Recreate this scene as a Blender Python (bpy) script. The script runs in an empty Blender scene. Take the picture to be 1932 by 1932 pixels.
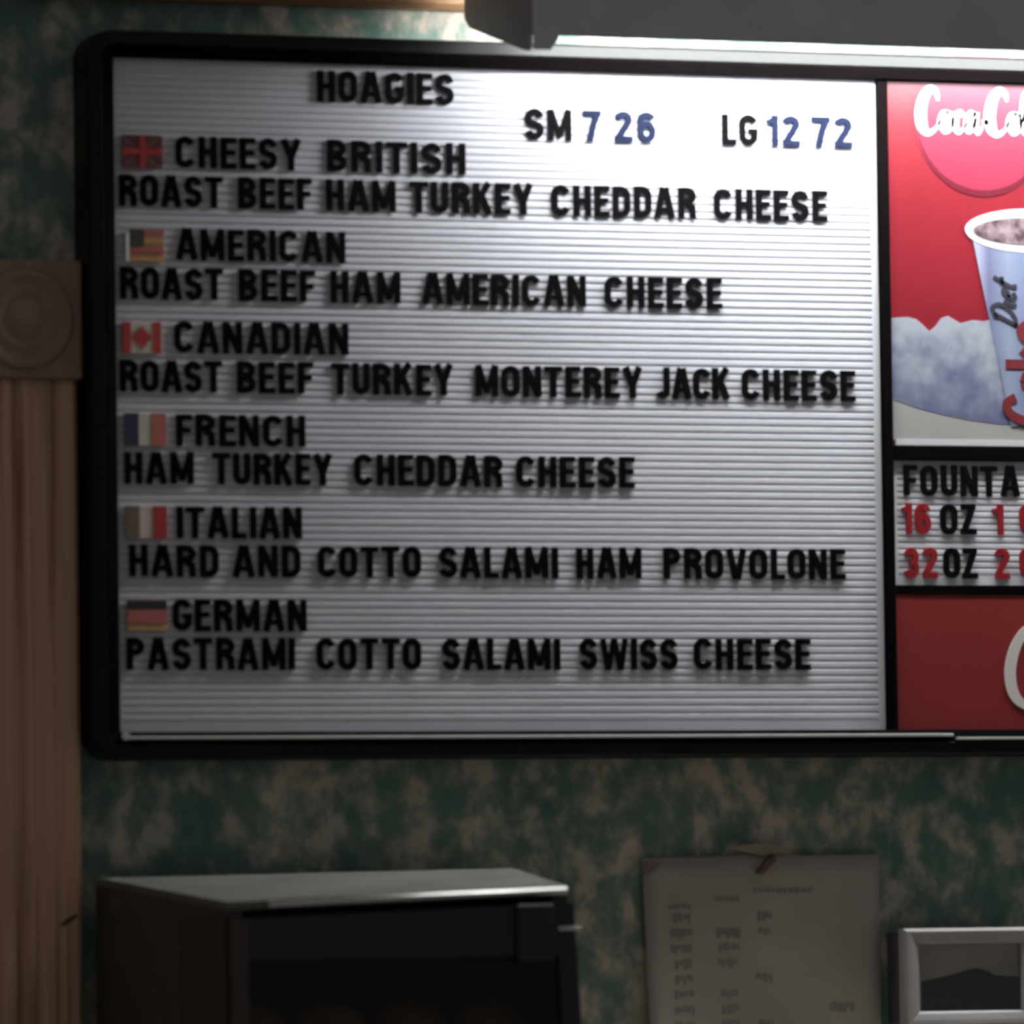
import bpy, math, random
from mathutils import Vector, Matrix
random.seed(7)
S = bpy.context.scene
COL = S.collection

# ---------------------------------------------------------------- camera
Z0 = 1.80                                   # height of the letter panel's centre
YAW, PITCH, ROLL = 0.3581642681, 0.0575087230, -0.0138554717
CAM = Vector((-2.0133868, -5.3923249, -0.4192645 + Z0))
FPX, IMG = 14000.0, 1932.0
cf = Vector((math.sin(YAW)*math.cos(PITCH), math.cos(YAW)*math.cos(PITCH), math.sin(PITCH)))
cr = Vector((math.cos(YAW), -math.sin(YAW), 0))
cu = cr.cross(cf)
cr2 = cr*math.cos(ROLL) + cu*math.sin(ROLL)
cu2 = -cr*math.sin(ROLL) + cu*math.cos(ROLL)
cam_d = bpy.data.cameras.new('camera')
cam = bpy.data.objects.new('camera', cam_d)
COL.objects.link(cam)
cam_d.sensor_width = 36.0
cam_d.lens = 36.0*FPX/IMG
cam_d.clip_start, cam_d.clip_end = 0.1, 60
M = Matrix((cr2, cu2, -cf)).transposed().to_4x4()
M.translation = CAM
cam.matrix_world = M
cam_d.dof.use_dof = True
cam_d.dof.focus_distance = 6.30
cam_d.dof.aperture_fstop = 8.0
S.camera = cam

# ---------------------------------------------------------------- light and exposure
world = bpy.data.worlds.new('room_light')
S.world = world
world.use_nodes = True
bg = world.node_tree.nodes['Background']
bg.inputs[0].default_value = (1.0, 0.955, 0.935, 1)
bg.inputs[1].default_value = 0.105
S.view_settings.view_transform = 'Standard'
S.view_settings.look = 'None'
S.view_settings.exposure = 0.0
S.view_settings.gamma = 1.0
S.view_settings.use_curve_mapping = False
TUBE_STRENGTH = 80.0


def at(x, y, Y=0.0):
    """point of the photograph (1932 frame) at depth Y in the room"""
    d = cf + cr2*((x-966)/FPX) - cu2*((y-966)/FPX)
    t = (Y-CAM.y)/d.y
    return CAM + d*t


# ---------------------------------------------------------------- mesh helpers
def ccw(pts):
    a = sum(pts[i-1][0]*pts[i][1]-pts[i][0]*pts[i-1][1] for i in range(len(pts)))
    return pts if a > 0 else pts[::-1]


class MB:
    def __init__(s):
        s.v, s.f, s.sm = [], [], []

    def add(s, vs, fs, smooth=False):
        b = len(s.v)
        s.v += [tuple(p) for p in vs]
        s.f += [tuple(i+b for i in f) for f in fs]
        s.sm += [smooth]*len(fs)
        return s

    def box(s, x0, x1, y0, y1, z0, z1, c=0.0):
        """box, with chamfered edges when c > 0"""
        if c <= 0:
            return s.add([(x0, y0, z0), (x1, y0, z0), (x1, y1, z0), (x0, y1, z0),
                          (x0, y0, z1), (x1, y0, z1), (x1, y1, z1), (x0, y1, z1)],
                         [(0, 3, 2, 1), (4, 5, 6, 7), (0, 1, 5, 4), (1, 2, 6, 5), (2, 3, 7, 6), (3, 0, 4, 7)])
        import bmesh
        bm = bmesh.new()
        bmesh.ops.create_cube(bm, size=1.0)
        for v in bm.verts:
            v.co = ((x0+x1)/2+v.co.x*(x1-x0), (y0+y1)/2+v.co.y*(y1-y0), (z0+z1)/2+v.co.z*(z1-z0))
        bmesh.ops.bevel(bm, geom=bm.edges[:], offset=c, segments=2, profile=0.5, affect='EDGES')
        bm.verts.index_update()
        s.add([v.co.copy() for v in bm.verts], [[v.index for v in f.verts] for f in bm.faces])
        bm.free()
        return s

    def poly(s, pts, y0, y1):
        """polygon of (x, z) points given anticlockwise seen from the front, y0 front, y1 back"""
        n = len(pts)
        vs = [(p[0], y0, p[1]) for p in pts]+[(p[0], y1, p[1]) for p in pts]
        fs = [tuple(range(n)), tuple(range(2*n-1, n-1, -1))]
        fs += [(i, i+n, (i+1) % n+n, (i+1) % n) for i in range(n)]
        return s.add(vs, fs)

    def extr_x(s, prof, x0, x1, smooth=False):
        """profile of (y, z) points swept along x"""
        n = len(prof)
        vs = [(x0, p[0], p[1]) for p in prof]+[(x1, p[0], p[1]) for p in prof]
        s.add(vs, [(i, (i+1) % n, (i+1) % n+n, i+n) for i in range(n)], smooth)
        b = len(s.v)-2*n
        s.f += [tuple(b+i for i in range(n-1, -1, -1)), tuple(b+n+i for i in range(n))]
        s.sm += [False, False]
        return s

    def extr_z(s, prof, z0, z1):
        n = len(prof)
        vs = [(p[0], p[1], z0) for p in prof]+[(p[0], p[1], z1) for p in prof]
        s.add(vs, [(i, (i+1) % n, (i+1) % n+n, i+n) for i in range(n)])
        b = len(s.v)-2*n
        s.f += [tuple(b+i for i in range(n-1, -1, -1)), tuple(b+n+i for i in range(n))]
        s.sm += [False, False]
        return s

    def tube(s, a, b, r, n=16, caps=True):
        a, b = Vector(a), Vector(b)
        d = (b-a).normalized()
        u = d.orthogonal().normalized()
        w = d.cross(u)
        vs = []
        for p in (a, b):
            for i in range(n):
                t = 2*math.pi*i/n
                vs.append(p+u*math.cos(t)*r+w*math.sin(t)*r)
        s.add(vs, [(i, (i+1) % n, (i+1) % n+n, i+n) for i in range(n)], True)
        if caps:
            k = len(s.v)-2*n
            s.f += [tuple(k+i for i in range(n-1, -1, -1)), tuple(k+n+i for i in range(n))]
            s.sm += [False, False]
        return s

    def lathe_y(s, cx, cz, prof, n=40):
        """profile of (radius, y) turned about the y axis through (cx, cz)"""
        vs, fs = [], []
        for r, y in prof:
            for i in range(n):
                t = 2*math.pi*i/n
                vs.append((cx+math.cos(t)*r, y, cz+math.sin(t)*r))
        for k in range(len(prof)-1):
            for i in range(n):
                j = (i+1) % n
                fs.append((k*n+i, k*n+j, (k+1)*n+j, (k+1)*n+i))
        return s.add(vs, fs, True)

    def ribbon(s, pts, widths, y0, y1, closed=False):
        """a stroke along (x, z) points with mitred corners; y0 front, y1 back"""
        n = len(pts)
        P = [Vector((p[0], p[1])) for p in pts]
        if not hasattr(widths, '__len__'):
            widths = [widths]*n
        L, R_ = [], []
        for i in range(n):
            if closed:
                a, b = P[i-1], P[(i+1) % n]
            else:
                a, b = P[max(i-1, 0)], P[min(i+1, n-1)]
            d1 = (P[i]-a) if (i > 0 or closed) else (b-P[i])
            d2 = (b-P[i]) if (i < n-1 or closed) else (P[i]-a)
            d1.normalize()
            d2.normalize()
            n1, n2 = Vector((-d1.y, d1.x)), Vector((-d2.y, d2.x))
            m = n1+n2
            if m.length < 1e-4:
                m = n1.copy()
            m.normalize()
            k = min(1.0/max(m.dot(n1), 0.35), 2.2)
            w = widths[i]/2
            L.append(P[i]+m*w*k)
            R_.append(P[i]-m*w*k)
        vs = [(p.x, y0, p.y) for p in L]+[(p.x, y0, p.y) for p in R_] + \
             [(p.x, y1, p.y) for p in L]+[(p.x, y1, p.y) for p in R_]
        fs = []
        for i in range(n if closed else n-1):
            j = (i+1) % n
            fs += [(i, i+n, j+n, j), (i+2*n, j+2*n, j+3*n, i+3*n),
                   (i, j, j+2*n, i+2*n), (i+n, i+3*n, j+3*n, j+n)]
        if not closed:
            fs += [(0, 2*n, 3*n, n), (n-1, 2*n-1, 4*n-1, 3*n-1)]
        return s.add(vs, fs)

    def mesh(s, name, m):
        me = bpy.data.meshes.new(name)
        me.from_pydata(s.v, [], s.f)
        me.polygons.foreach_set('use_smooth', s.sm)
        me.materials.append(m)
        me.update()
        return me

    def build(s, name, m, parent=None):
        o = bpy.data.objects.new(name, s.mesh(name, m))
        COL.objects.link(o)
        if parent is not None:
            o.parent = parent
            o.matrix_parent_inverse = Matrix.Translation(-Vector(parent_pos(parent)))
        return o


def parent_pos(o):
    return o.location if o.type == 'EMPTY' else Vector((0, 0, 0))


def empty(name, loc):
    o = bpy.data.objects.new(name, None)
    o.empty_display_size = 0.02
    o.location = loc
    COL.objects.link(o)
    return o


def tag(o, label=None, cat=None, group=None, kind=None):
    if label:
        o['label'] = label
    if cat:
        o['category'] = cat
    if group:
        o['group'] = group
    if kind:
        o['kind'] = kind
    return o


def orient(o):
    """consistent outward normals"""
    import bmesh
    bm = bmesh.new()
    bm.from_mesh(o.data)
    bmesh.ops.recalc_face_normals(bm, faces=bm.faces)
    bm.to_mesh(o.data)
    bm.free()
    return o


# ---------------------------------------------------------------- materials
def mat(name, col, rough=0.5, metal=0.0, spec=0.5):
    m = bpy.data.materials.new(name)
    m.use_nodes = True
    b = m.node_tree.nodes['Principled BSDF']
    b.inputs['Base Color'].default_value = (*col, 1)
    b.inputs['Roughness'].default_value = rough
    b.inputs['Metallic'].default_value = metal
    b.inputs['Specular IOR Level'].default_value = spec
    return m


def nodes(m):
    return m.node_tree.nodes, m.node_tree.links, m.node_tree.nodes['Principled BSDF']


def noise(n, l, vec, scale, detail=3.0, rough=0.5, dist=0.0):
    t = n.new('ShaderNodeTexNoise')
    t.inputs['Scale'].default_value = scale
    t.inputs['Detail'].default_value = detail
    t.inputs['Roughness'].default_value = rough
    t.inputs['Distortion'].default_value = dist
    l.new(vec, t.inputs['Vector'])
    return t


def ramp(n, l, fac, stops):
    r = n.new('ShaderNodeValToRGB')
    e = r.color_ramp.elements
    while len(e) < len(stops):
        e.new(0.5)
    for i, (p, c) in enumerate(stops):
        e[i].position = p
        e[i].color = (*c, 1)
    l.new(fac, r.inputs['Fac'])
    return r


def objvec(n, l, scale=(1, 1, 1), loc=(0, 0, 0)):
    tc = n.new('ShaderNodeTexCoord')
    mp = n.new('ShaderNodeMapping')
    mp.inputs['Scale'].default_value = scale
    mp.inputs['Location'].default_value = loc
    l.new(tc.outputs['Object'], mp.inputs['Vector'])
    return mp.outputs['Vector']


def mix(n, l, fac, a, b, mode='MIX'):
    x = n.new('ShaderNodeMix')
    x.data_type = 'RGBA'
    x.blend_type = mode
    for val, sock in ((fac, x.inputs[0]), (a, x.inputs[6]), (b, x.inputs[7])):
        if isinstance(val, (int, float)):
            sock.default_value = val
        elif isinstance(val, tuple):
            sock.default_value = (*val, 1)
        else:
            l.new(val, sock)
    return x.outputs[2]


def wallpaper():
    m = mat('wallpaper', (.2, .25, .2), 0.75, spec=0.25)
    n, l, b = nodes(m)
    v = objvec(n, l, (1, 1, 0.80))
    n1 = noise(n, l, v, 46, 3.2, 0.58, 0.15)
    c1 = ramp(n, l, n1.outputs['Fac'], [(.38, (.130, .222, .188)), (.48, (.200, .275, .235)),
                                        (.555, (.330, .345, .296)), (.64, (.525, .480, .420))])
    n2 = noise(n, l, objvec(n, l, (1, 1, 0.7), (3.1, 0, 1.7)), 13, 2, 0.5, 0.2)
    c2 = ramp(n, l, n2.outputs['Fac'], [(.36, (.74, .82, .79)), (.64, (1.24, 1.15, 1.10))])
    l.new(mix(n, l, 0.85, c1.outputs['Color'], c2.outputs['Color'], 'MULTIPLY'), b.inputs['Base Color'])
    return m


def wood(name, light, dark, streak, horizontal=False, loc=(0, 0, 0)):
    m = mat(name, light, 0.48, spec=0.4)
    n, l, b = nodes(m)
    sc = (1.2, 60, 60) if horizontal else (62, 40, 1.6)
    v = objvec(n, l, sc, loc)
    n1 = noise(n, l, v, 1.6, 4, 0.6, 0.4)
    c1 = ramp(n, l, n1.outputs['Fac'], [(.3, dark), (.52, tuple((a+d)/2 for a, d in zip(light, dark))), (.7, light)])
    sc2 = (0.5, 25, 25) if horizontal else (30, 20, 0.7)
    n2 = noise(n, l, objvec(n, l, sc2, (4+loc[0], 1, 2)), 2.4, 3, 0.5, 0.3)
    f = ramp(n, l, n2.outputs['Fac'], [(.56, (0, 0, 0)), (.70, (1, 1, 1))])
    l.new(mix(n, l, f.outputs['Color'], c1.outputs['Color'], streak), b.inputs['Base Color'])
    return m


def mottled(name, a, c, scale, rough, metal=0.0, spec=0.5):
    m = mat(name, a, rough, metal, spec)
    n, l, b = nodes(m)
    n1 = noise(n, l, objvec(n, l), scale, 3)
    r = ramp(n, l, n1.outputs['Fac'], [(.35, a), (.65, c)])
    l.new(r.outputs['Color'], b.inputs['Base Color'])
    return m


MAT = dict(
    wall=wallpaper(),
    pine=wood('varnished_pine', (.77, .485, .325), (.61, .37, .24), (.29, .13, .08)),
    knot=mat('dark_wood_knot', (.13, .07, .045), 0.5),
    pine_block=mottled('varnished_pine_block', (.28, .195, .14), (.335, .23, .165), 40, 0.5, spec=.25),
    pine_beam=wood('varnished_pine_beam', (.45, .26, .13), (.32, .17, .08), (.22, .10, .05), True),
    black=mottled('black_enamel', (.0040, .0034, .0036), (.0060, .0050, .0054), 90, 0.42, spec=0.26),
    matte=mottled('black_matte_bar', (.0014, .0006, .0007), (.0020, .0010, .0011), 90, 0.7, spec=0.03),
    panel=mottled('white_letter_sheet', (.585, .585, .635), (.625, .625, .675), 14, 0.45),
    groove=mat('letter_groove', (.34, .34, .36), 0.6),
    ltr=mottled('black_letter_plastic', (.0016, .0010, .0014), (.0024, .0016, .0020), 60, 0.7, spec=0.04),
    blue=mottled('blue_letter_plastic', (.0055, .0085, .0270), (.0070, .0115, .0330), 60, 0.6, spec=0.08),
    red=mottled('red_letter_plastic', (.18, .008, .011), (.22, .011, .014), 60, 0.6, spec=0.1),
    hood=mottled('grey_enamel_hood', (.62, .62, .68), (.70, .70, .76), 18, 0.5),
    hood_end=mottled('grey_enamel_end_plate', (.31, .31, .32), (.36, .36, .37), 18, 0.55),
    alu=mat('aluminium_track', (.72, .70, .68), 0.32, 0.6),
    poster_red=mottled('poster_red', (.140, .0050, .0105), (.158, .0062, .0130), 9, 0.32, spec=0.6),
    disc_red=mottled('disc_red', (.158, .0115, .0290), (.176, .0140, .0330), 9, 0.32, spec=0.6),
    disc_rim=mat('disc_rim_red', (.075, .0015, .0085), 0.5, spec=.2),
    white_ink=mat('white_ink', (.50, .49, .51), 0.4),
    grey_ink=mat('grey_ink', (.27, .265, .25), 0.4),
    brand_red=mottled('brand_red', (.175, .014, .0125), (.20, .016, .0135), 6, 0.4),
    cream_ink=mat('cream_ink', (.60, .56, .52), 0.4),
    drink=mottled('cola_ink', (.035, .014, .018), (.20, .15, .165), 110, 0.4),
    dark_ink=mat('dark_ink', (.012, .010, .020), 0.5),
    deep_red=mat('deep_red_ink', (.105, .0025, .006), 0.5),
    steel=mat('brushed_steel', (.72, .71, .68), 0.36, 1.0),
    lid=mottled('pale_metal_lid', (.135, .135, .118), (.175, .17, .145), 12, 0.6, 0.0, .12),
    case=mottled('dark_brown_case', (.045, .036, .030), (.060, .048, .040), 25, 0.45),
    case_black=mat('black_case_trim', (.018, .018, .017), 0.4),
    bun=mottled('toasted_bun', (.42, .24, .10), (.55, .34, .16), 30, 0.7),
    paper=mottled('aged_paper', (.44, .40, .35), (.50, .455, .40), 16, 0.8, spec=0.2),
    pencil=mat('faded_ink', (.315, .270, .245), 0.8),
    tape=mat('yellowed_tape', (.33, .30, .22), 0.4),
    stain=mat('brown_stain', (.26, .20, .165), 0.7),
    rust=mat('rusty_pin', (.16, .085, .05), 0.5),
    white_frame=mottled('white_plastic_frame', (.36, .345, .34), (.41, .39, .385), 30, 0.4),
    dark_side=mat('dark_plastic_side', (.085, .075, .078), 0.5),
    floor=mottled('grey_floor_vinyl', (.25, .23, .20), (.32, .30, .27), 6, 0.5),
    counter=mottled('beige_laminate', (.40, .36, .30), (.46, .42, .36), 40, 0.4),
    cabinet=wood('counter_front_wood', (.40, .24, .14), (.30, .17, .09), (.2, .1, .05), loc=(7, 0, 0)),
)


def tube_mat():
    m = bpy.data.materials.new('lit_fluorescent_tube')
    m.use_nodes = True
    n, l, b = nodes(m)
    b.inputs['Base Color'].default_value = (.9, .9, .9, 1)
    b.inputs['Emission Color'].default_value = (0.95, 1.0, 0.985, 1)
    b.inputs['Emission Strength'].default_value = TUBE_STRENGTH
    return m


def glass_mat(name, tint=(.9, .9, .9), rough=0.05):
    m = bpy.data.materials.new(name)
    m.use_nodes = True
    n, l, b = nodes(m)
    b.inputs['Base Color'].default_value = (*tint, 1)
    b.inputs['Roughness'].default_value = rough
    b.inputs['Transmission Weight'].default_value = 1.0
    b.inputs['IOR'].default_value = 1.45
    return m


def grad_mat(name, stops, axis, lo, hi, rough=0.3, blot=0.0):
    """printed gradient along one object axis"""
    m = mat(name, (.5, .5, .5), rough)
    n, l, b = nodes(m)
    tc = n.new('ShaderNodeTexCoord')
    sx = n.new('ShaderNodeSeparateXYZ')
    l.new(tc.outputs['Object'], sx.inputs[0])
    mr = n.new('ShaderNodeMapRange')
    mr.inputs['From Min'].default_value = lo
    mr.inputs['From Max'].default_value = hi
    l.new(sx.outputs[axis], mr.inputs['Value'])
    fac = mr.outputs['Result']
    if blot:
        nz = noise(n, l, tc.outputs['Object'], 42, 2.5, 0.55)
        ad = n.new('ShaderNodeMath')
        ad.operation = 'MULTIPLY_ADD'
        ad.inputs[1].default_value = blot
        l.new(nz.outputs['Fac'], ad.inputs[0])
        l.new(fac, ad.inputs[2])
        sb = n.new('ShaderNodeMath')
        sb.operation = 'SUBTRACT'
        sb.inputs[1].default_value = blot/2
        l.new(ad.outputs[0], sb.inputs[0])
        fac = sb.outputs[0]
    r = ramp(n, l, fac, stops)
    l.new(r.outputs['Color'], b.inputs['Base Color'])
    return m


# ---------------------------------------------------------------- the setting
WALL = 0.030                                 # wall plane; the letter sheets stand at y = 0
w = tag(MB().box(-3.2, 4.2, WALL, WALL+.12, 0, 2.9).build('wall_back', MAT['wall']),
        'mottled green and beige sponge-pattern wallpapered wall behind the menu board', 'wall', kind='structure')
tag(MB().box(-3.2, 4.2, -6.5, WALL+.12, -.05, 0).build('floor', MAT['floor']),
    'grey vinyl floor below the counter', 'floor', kind='structure')

# fluted door casing with a rosette corner block
edge_x = -0.3433
tc = empty('trim_1', (edge_x-.04, WALL, 0))
tag(tc, 'varnished pine fluted door casing with a carved rosette block on top', 'casing', kind='structure')
zb0, zb1 = at(80, 716, .004).z, at(80, 490, .004).z
cw = .083                                    # casing width
front = .010
prof = [(edge_x-cw, WALL-.0005), (edge_x-cw, front+.004), (edge_x-cw+.004, front)]
for k in range(4):
    c = edge_x-cw+.0180+k*.0157
    for i in range(9):
        a = math.pi*i/8
        prof.append((c-.0046*math.cos(a), front+.0024*math.sin(a)))
prof += [(edge_x-.004, front), (edge_x, front+.004), (edge_x, WALL-.0005)]
orient(MB().extr_z(prof, .0, zb0+.0005).build('fluted_casing', MAT['pine'], tc))
kp = at(131, 1735, front)
MB().poly(ccw([(kp.x-.0075, kp.z-.0045), (kp.x-.002, kp.z-.0040), (kp.x+.0065, kp.z+.0025), (kp.x+.0060, kp.z+.0045), (kp.x-.003, kp.z+.0005)]),
          front-.0003, front+.0005).build('knot', MAT['knot'], tc)
bx1 = -0.3407
bx0 = bx1-.0925
bfront = 0.004
blk = orient(MB().box(bx0, bx1, bfront, WALL-.0005, zb0, zb1, .0025).build('rosette_block', MAT['pine_block'], tc))
bcx, bcz = (bx0+bx1)/2, (zb0+zb1)/2
orient(MB().lathe_y(bcx, bcz, [(.039, bfront+.001), (.039, bfront-.0008), (.035, bfront-.0022), (.031, bfront-.0010),
                               (.0285, bfront-.0002), (.025, bfront-.0006), (.022, bfront-.0018), (.018, bfront-.0006),
                               (.0165, bfront-.0002), (.0135, bfront-.0012), (.008, bfront-.0028), (.0001, bfront-.0032)]
                    ).build('rosette', MAT['pine_block'], blk))
hprof = []
for a, b_ in prof:
    hprof.append((b_, a-(edge_x-cw)+zb0+.005))
orient(MB().extr_x(hprof, bx0-.86, bx0-.0005).build('head_casing', wood('pine_head', (.48, .29, .17), (.35, .2, .11), (.2, .09, .05), True), tc))
dr = empty('door_1', (bx0-.40, WALL, 0))
tag(dr, 'dark varnished pine door beyond the fluted casing', 'door', kind='structure')
MB().box(bx0-.84, bx0+.008, .022, WALL-.0005, 0, zb0).build('door_slab', MAT['pine'], dr)
for k, (z0, z1) in enumerate(((.15, .78), (.92, zb0-.14))):
    for x0 in (bx0-.76, bx0-.36):
        MB().box(x0, x0+.30, .014, .0215, z0, z1, .004).build('door_panel', MAT['pine'], dr)
# wooden rail along the wall above the board
zt = at(800, 15, .012).z
rp = [(WALL-.0005, zt), (.016, zt), (.012, zt+.004), (.012, zt+.050), (.006, zt+.058), (.006, zt+.085), (WALL-.0005, zt+.085)]
tag(orient(MB().extr_x(rp, -3.19, 4.19).build('trim_2', MAT['pine_beam'])),
    'brown wooden rail running along the wall above the board', 'rail', kind='structure')

# ---------------------------------------------------------------- menu board
PW, PH = .318, .2587
MUL0, MUL1 = .3180, .3275                    # first mullion
C2W = .425
C2L, C2R = MUL1, MUL1+C2W
MR0, MR1 = C2R, C2R+.0095
C3L, C3R = MR1, MR1+.636
RIM = .0205
board = empty('menu_board', ((C3R-PW)/2, WALL, Z0-PH-RIM))
tag(board, 'wide black-framed menu board with white letter panels and red soft drink panels', 'menu board')


def rrect(x0, x1, z0, z1, u, n=7):
    """points round the rectangle grown by u with rounded corners"""
    r = max(u, .0)+.0012
    g = u-r
    pts = []
    for cx, cz, a0 in ((x1+g, z0-g, -90), (x1+g, z1+g, 0), (x0-g, z1+g, 90), (x0-g, z0-g, 180)):
        for i in range(n):
            a = math.radians(a0+90*i/(n-1))
            pts.append((cx+r*math.cos(a), cz+r*math.sin(a)))
    return pts




def sweep_frame(name, fp, m):
    """moulding profile (outward, depth) carried round the board"""
    loops = [rrect(-PW, C3R, Z0-PH, Z0+PH, u) for u, y in fp]
    nl = len(loops[0])
    vs, fs = [], []
    for (u, y), lp in zip(fp, loops):
        vs += [(p[0], y, p[1]) for p in lp]
    for k in range(len(fp)):
        k2 = (k+1) % len(fp)
        for i in range(nl):
            j = (i+1) % nl
            fs.append((k*nl+i, k*nl+j, k2*nl+j, k2*nl+i))
    return orient(MB().add(vs, fs, False).build(name, m, board))


sweep_frame('outer_frame', [(.0089, .012), (.0089, -.0092), (.0094, -.0097), (.0100, -.0097), (.0178, -.0086), (.0192, -.0074),
                            (.0201, -.0045), (.0205, .0000), (.0205, WALL-.0005), (.012, WALL-.0005)], MAT['black'])
sweep_frame('inner_lip', [(-.0006, .012), (-.0006, -.0060), (.0002, -.0074), (.0074, -.0095), (.0088, -.0096), (.0088, .012)], MAT['matte'])
MB().box(-PW+.001, C3R-.001, .0135, WALL-.001, Z0-PH+.001, Z0+PH-.001).build('backing_sheet', MAT['black'], board)


def letter_sheet(name, x0, x1, z0, z1, pitch=.00573, margin=.0060, first=None):
    """ribbed letter sheet: flat border and raised ribs with slots between"""
    b = MB()
    b.box(x0, x1, .0022, .013, z0, z1)
    zt_ = z1-margin
    zb_ = z0+margin*1.3
    b.box(x0, x0+margin*.6, 0, .0022, z0, z1)
    b.box(x1-margin, x1, 0, .0022, z0, z1)
    b.box(x0+margin*.6, x1-margin, 0, .0022, zt_, z1)
    b.box(x0+margin*.6, x1-margin, 0, .0022, z0, zb_)
    n = int((zt_-zb_)/pitch)
    p = (zt_-zb_)/n
    for k in range(n):
        zz = zb_+k*p
        c = zt_ if k == n-1 else zz+p
        a = zz+p*.40
        b.extr_x([(.0022, zz), (.0009, zz), (.0009, zz+p*.10), (0, a), (0, c-.0004), (.0004, c), (.0009, c), (.0022, c)], x0+margin*.6, x1-margin)
    return orient(b.build(name, MAT['panel'], board))


letter_sheet('letter_panel', -PW, PW, Z0-PH, Z0+PH)
MB().box(MUL0, MUL1, -.0040, .0125, Z0-PH, Z0+PH, .0012).build('mullion', MAT['matte'], board)
MB().box(MR0, MR1, -.0040, .0125, Z0-PH, Z0+PH, .0012).build('mullion', MAT['matte'], board)
zp0 = at(1720, 841, 0).z                     # poster foot
zd0 = at(1720, 869, 0).z                     # top of the little letter panel
zs0 = at(1720, 1104, 0).z                    # its foot
zr1 = at(1720, 1121, 0).z                    # top of the plain red panel
MB().box(C2L, C2R, -.0034, .0125, zd0, zp0, .0010).build('divider', MAT['matte'], board)
MB().box(C2L, C2R, -.0009, .0125, zr1, zs0, .0005).build('divider', MAT['matte'], board)
letter_sheet('letter_panel', C2L, C2R, zs0, zd0, pitch=.0050, margin=.006)
letter_sheet('letter_panel', C3L, C3R, Z0-PH, Z0+PH)
# thin metal track that holds the panels at the foot
MB().box(-PW+.004, .372, -.0112, -.0070, Z0-PH-.0052, Z0-PH-.0026, .0008).build('bottom_track', MAT['alu'], board)
MB().box(.374, C3R-.01, -.0118, -.0060, Z0-PH-.0078, Z0-PH-.0056, .0006).build('bottom_track', MAT['alu'], board)
MB().tube((-PW+.0035, -.0116, Z0-PH-.0025), (-PW+.0035, -.0040, Z0-PH-.0025), .0032, 12).build('corner_screw', MAT['alu'], board)

# --- drink poster
zp1 = Z0+PH-.0005
poster = MB().box(C2L+.0002, C2R-.0002, 0, .012, zp0+.0002, zp1).build('poster', MAT['poster_red'], board)
poster['label'] = 'red drink poster with a paper cup standing in crushed ice'


def P(x, y):
    q = at(x, y, 0)
    return (q.x, q.z)


def ell(cx, cz, rx, rz, n=48, a0=0, a1=360):
    full = abs(a1-a0) >= 360
    m = n if full else n+1
    return [(cx+rx*math.cos(math.radians(a0+(a1-a0)*i/n)), cz+rz*math.sin(math.radians(a0+(a1-a0)*i/n))) for i in range(m)]


def spline(pts, n=7):
    out = []
    m = len(pts)
    for i in range(m-1):
        p0, p1, p2, p3 = pts[max(i-1, 0)], pts[i], pts[i+1], pts[min(i+2, m-1)]
        for k in range(n):
            t = k/n
            out.append(tuple(0.5*((2*p1[c])+(-p0[c]+p2[c])*t+(2*p0[c]-5*p1[c]+4*p2[c]-p3[c])*t*t +
                                  (-p0[c]+3*p1[c]-3*p2[c]+p3[c])*t**3) for c in range(len(p1))))
    out.append(tuple(pts[-1]))
    return out


# flowing script lettering: centre lines as (x, z, width)
SCRIPT = [
    [(.66, .74, .05), (.60, .93, .11), (.40, 1.0, .15), (.18, .80, .19), (.07, .45, .22), (.12, .14, .20), (.32, .0, .12), (.56, .10, .07), (.74, .30, .04)],
    [(.98, .50, .06), (.84, .44, .13), (.76, .24, .15), (.86, .04, .09), (1.02, .10, .10), (1.08, .30, .13), (.98, .48, .07), (1.12, .46, .05), (1.26, .44, .04)],
    [(1.50, .40, .11), (1.40, .50, .08), (1.26, .40, .13), (1.22, .18, .14), (1.34, .03, .09), (1.52, .14, .05), (1.62, .26, .04)],
    [(1.92, .42, .08), (1.76, .48, .10), (1.62, .28, .14), (1.66, .06, .10), (1.82, .12, .06), (1.92, .36, .06)],
    [(1.95, .50, .11), (1.91, .22, .12), (1.98, .03, .09), (2.14, .16, .05)],
    [(2.12, .26, .10), (2.34, .28, .09)],
    [(2.98, .76, .05), (2.92, .93, .11), (2.72, 1.0, .15), (2.50, .80, .19), (2.39, .45, .22), (2.44, .14, .20), (2.64, .0, .12), (2.88, .10, .07), (3.04, .30, .04)],
    [(3.28, .50, .06), (3.14, .44, .13), (3.06, .24, .15), (3.16, .04, .09), (3.32, .10, .10), (3.38, .30, .13), (3.28, .48, .07), (3.46, .44, .05)],
    [(3.50, .30, .05), (3.70, .78, .10), (3.64, 1.0, .08), (3.54, .80, .12), (3.50, .26, .13), (3.60, .03, .09), (3.74, .16, .05)],
    [(4.08, .42, .08), (3.92, .48, .10), (3.78, .28, .14), (3.82, .06, .10), (3.98, .12, .06), (4.08, .36, .06)],
    [(4.11, .50, .11), (4.07, .22, .12), (4.14, .03, .09), (4.32, .18, .05)],
]


def script(x, z, h, wid, y0, y1, name, m, parent, bold=1.0):
    b = MB()
    k = wid/4.32
    for st in SCRIPT:
        sp = spline(st, 6)
        b.ribbon([(x+p[0]*k, z+p[1]*h) for p in sp], [p[2]*h*bold*.8 for p in sp], y0, y1)
    return b.build(name, m, parent)


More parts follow.
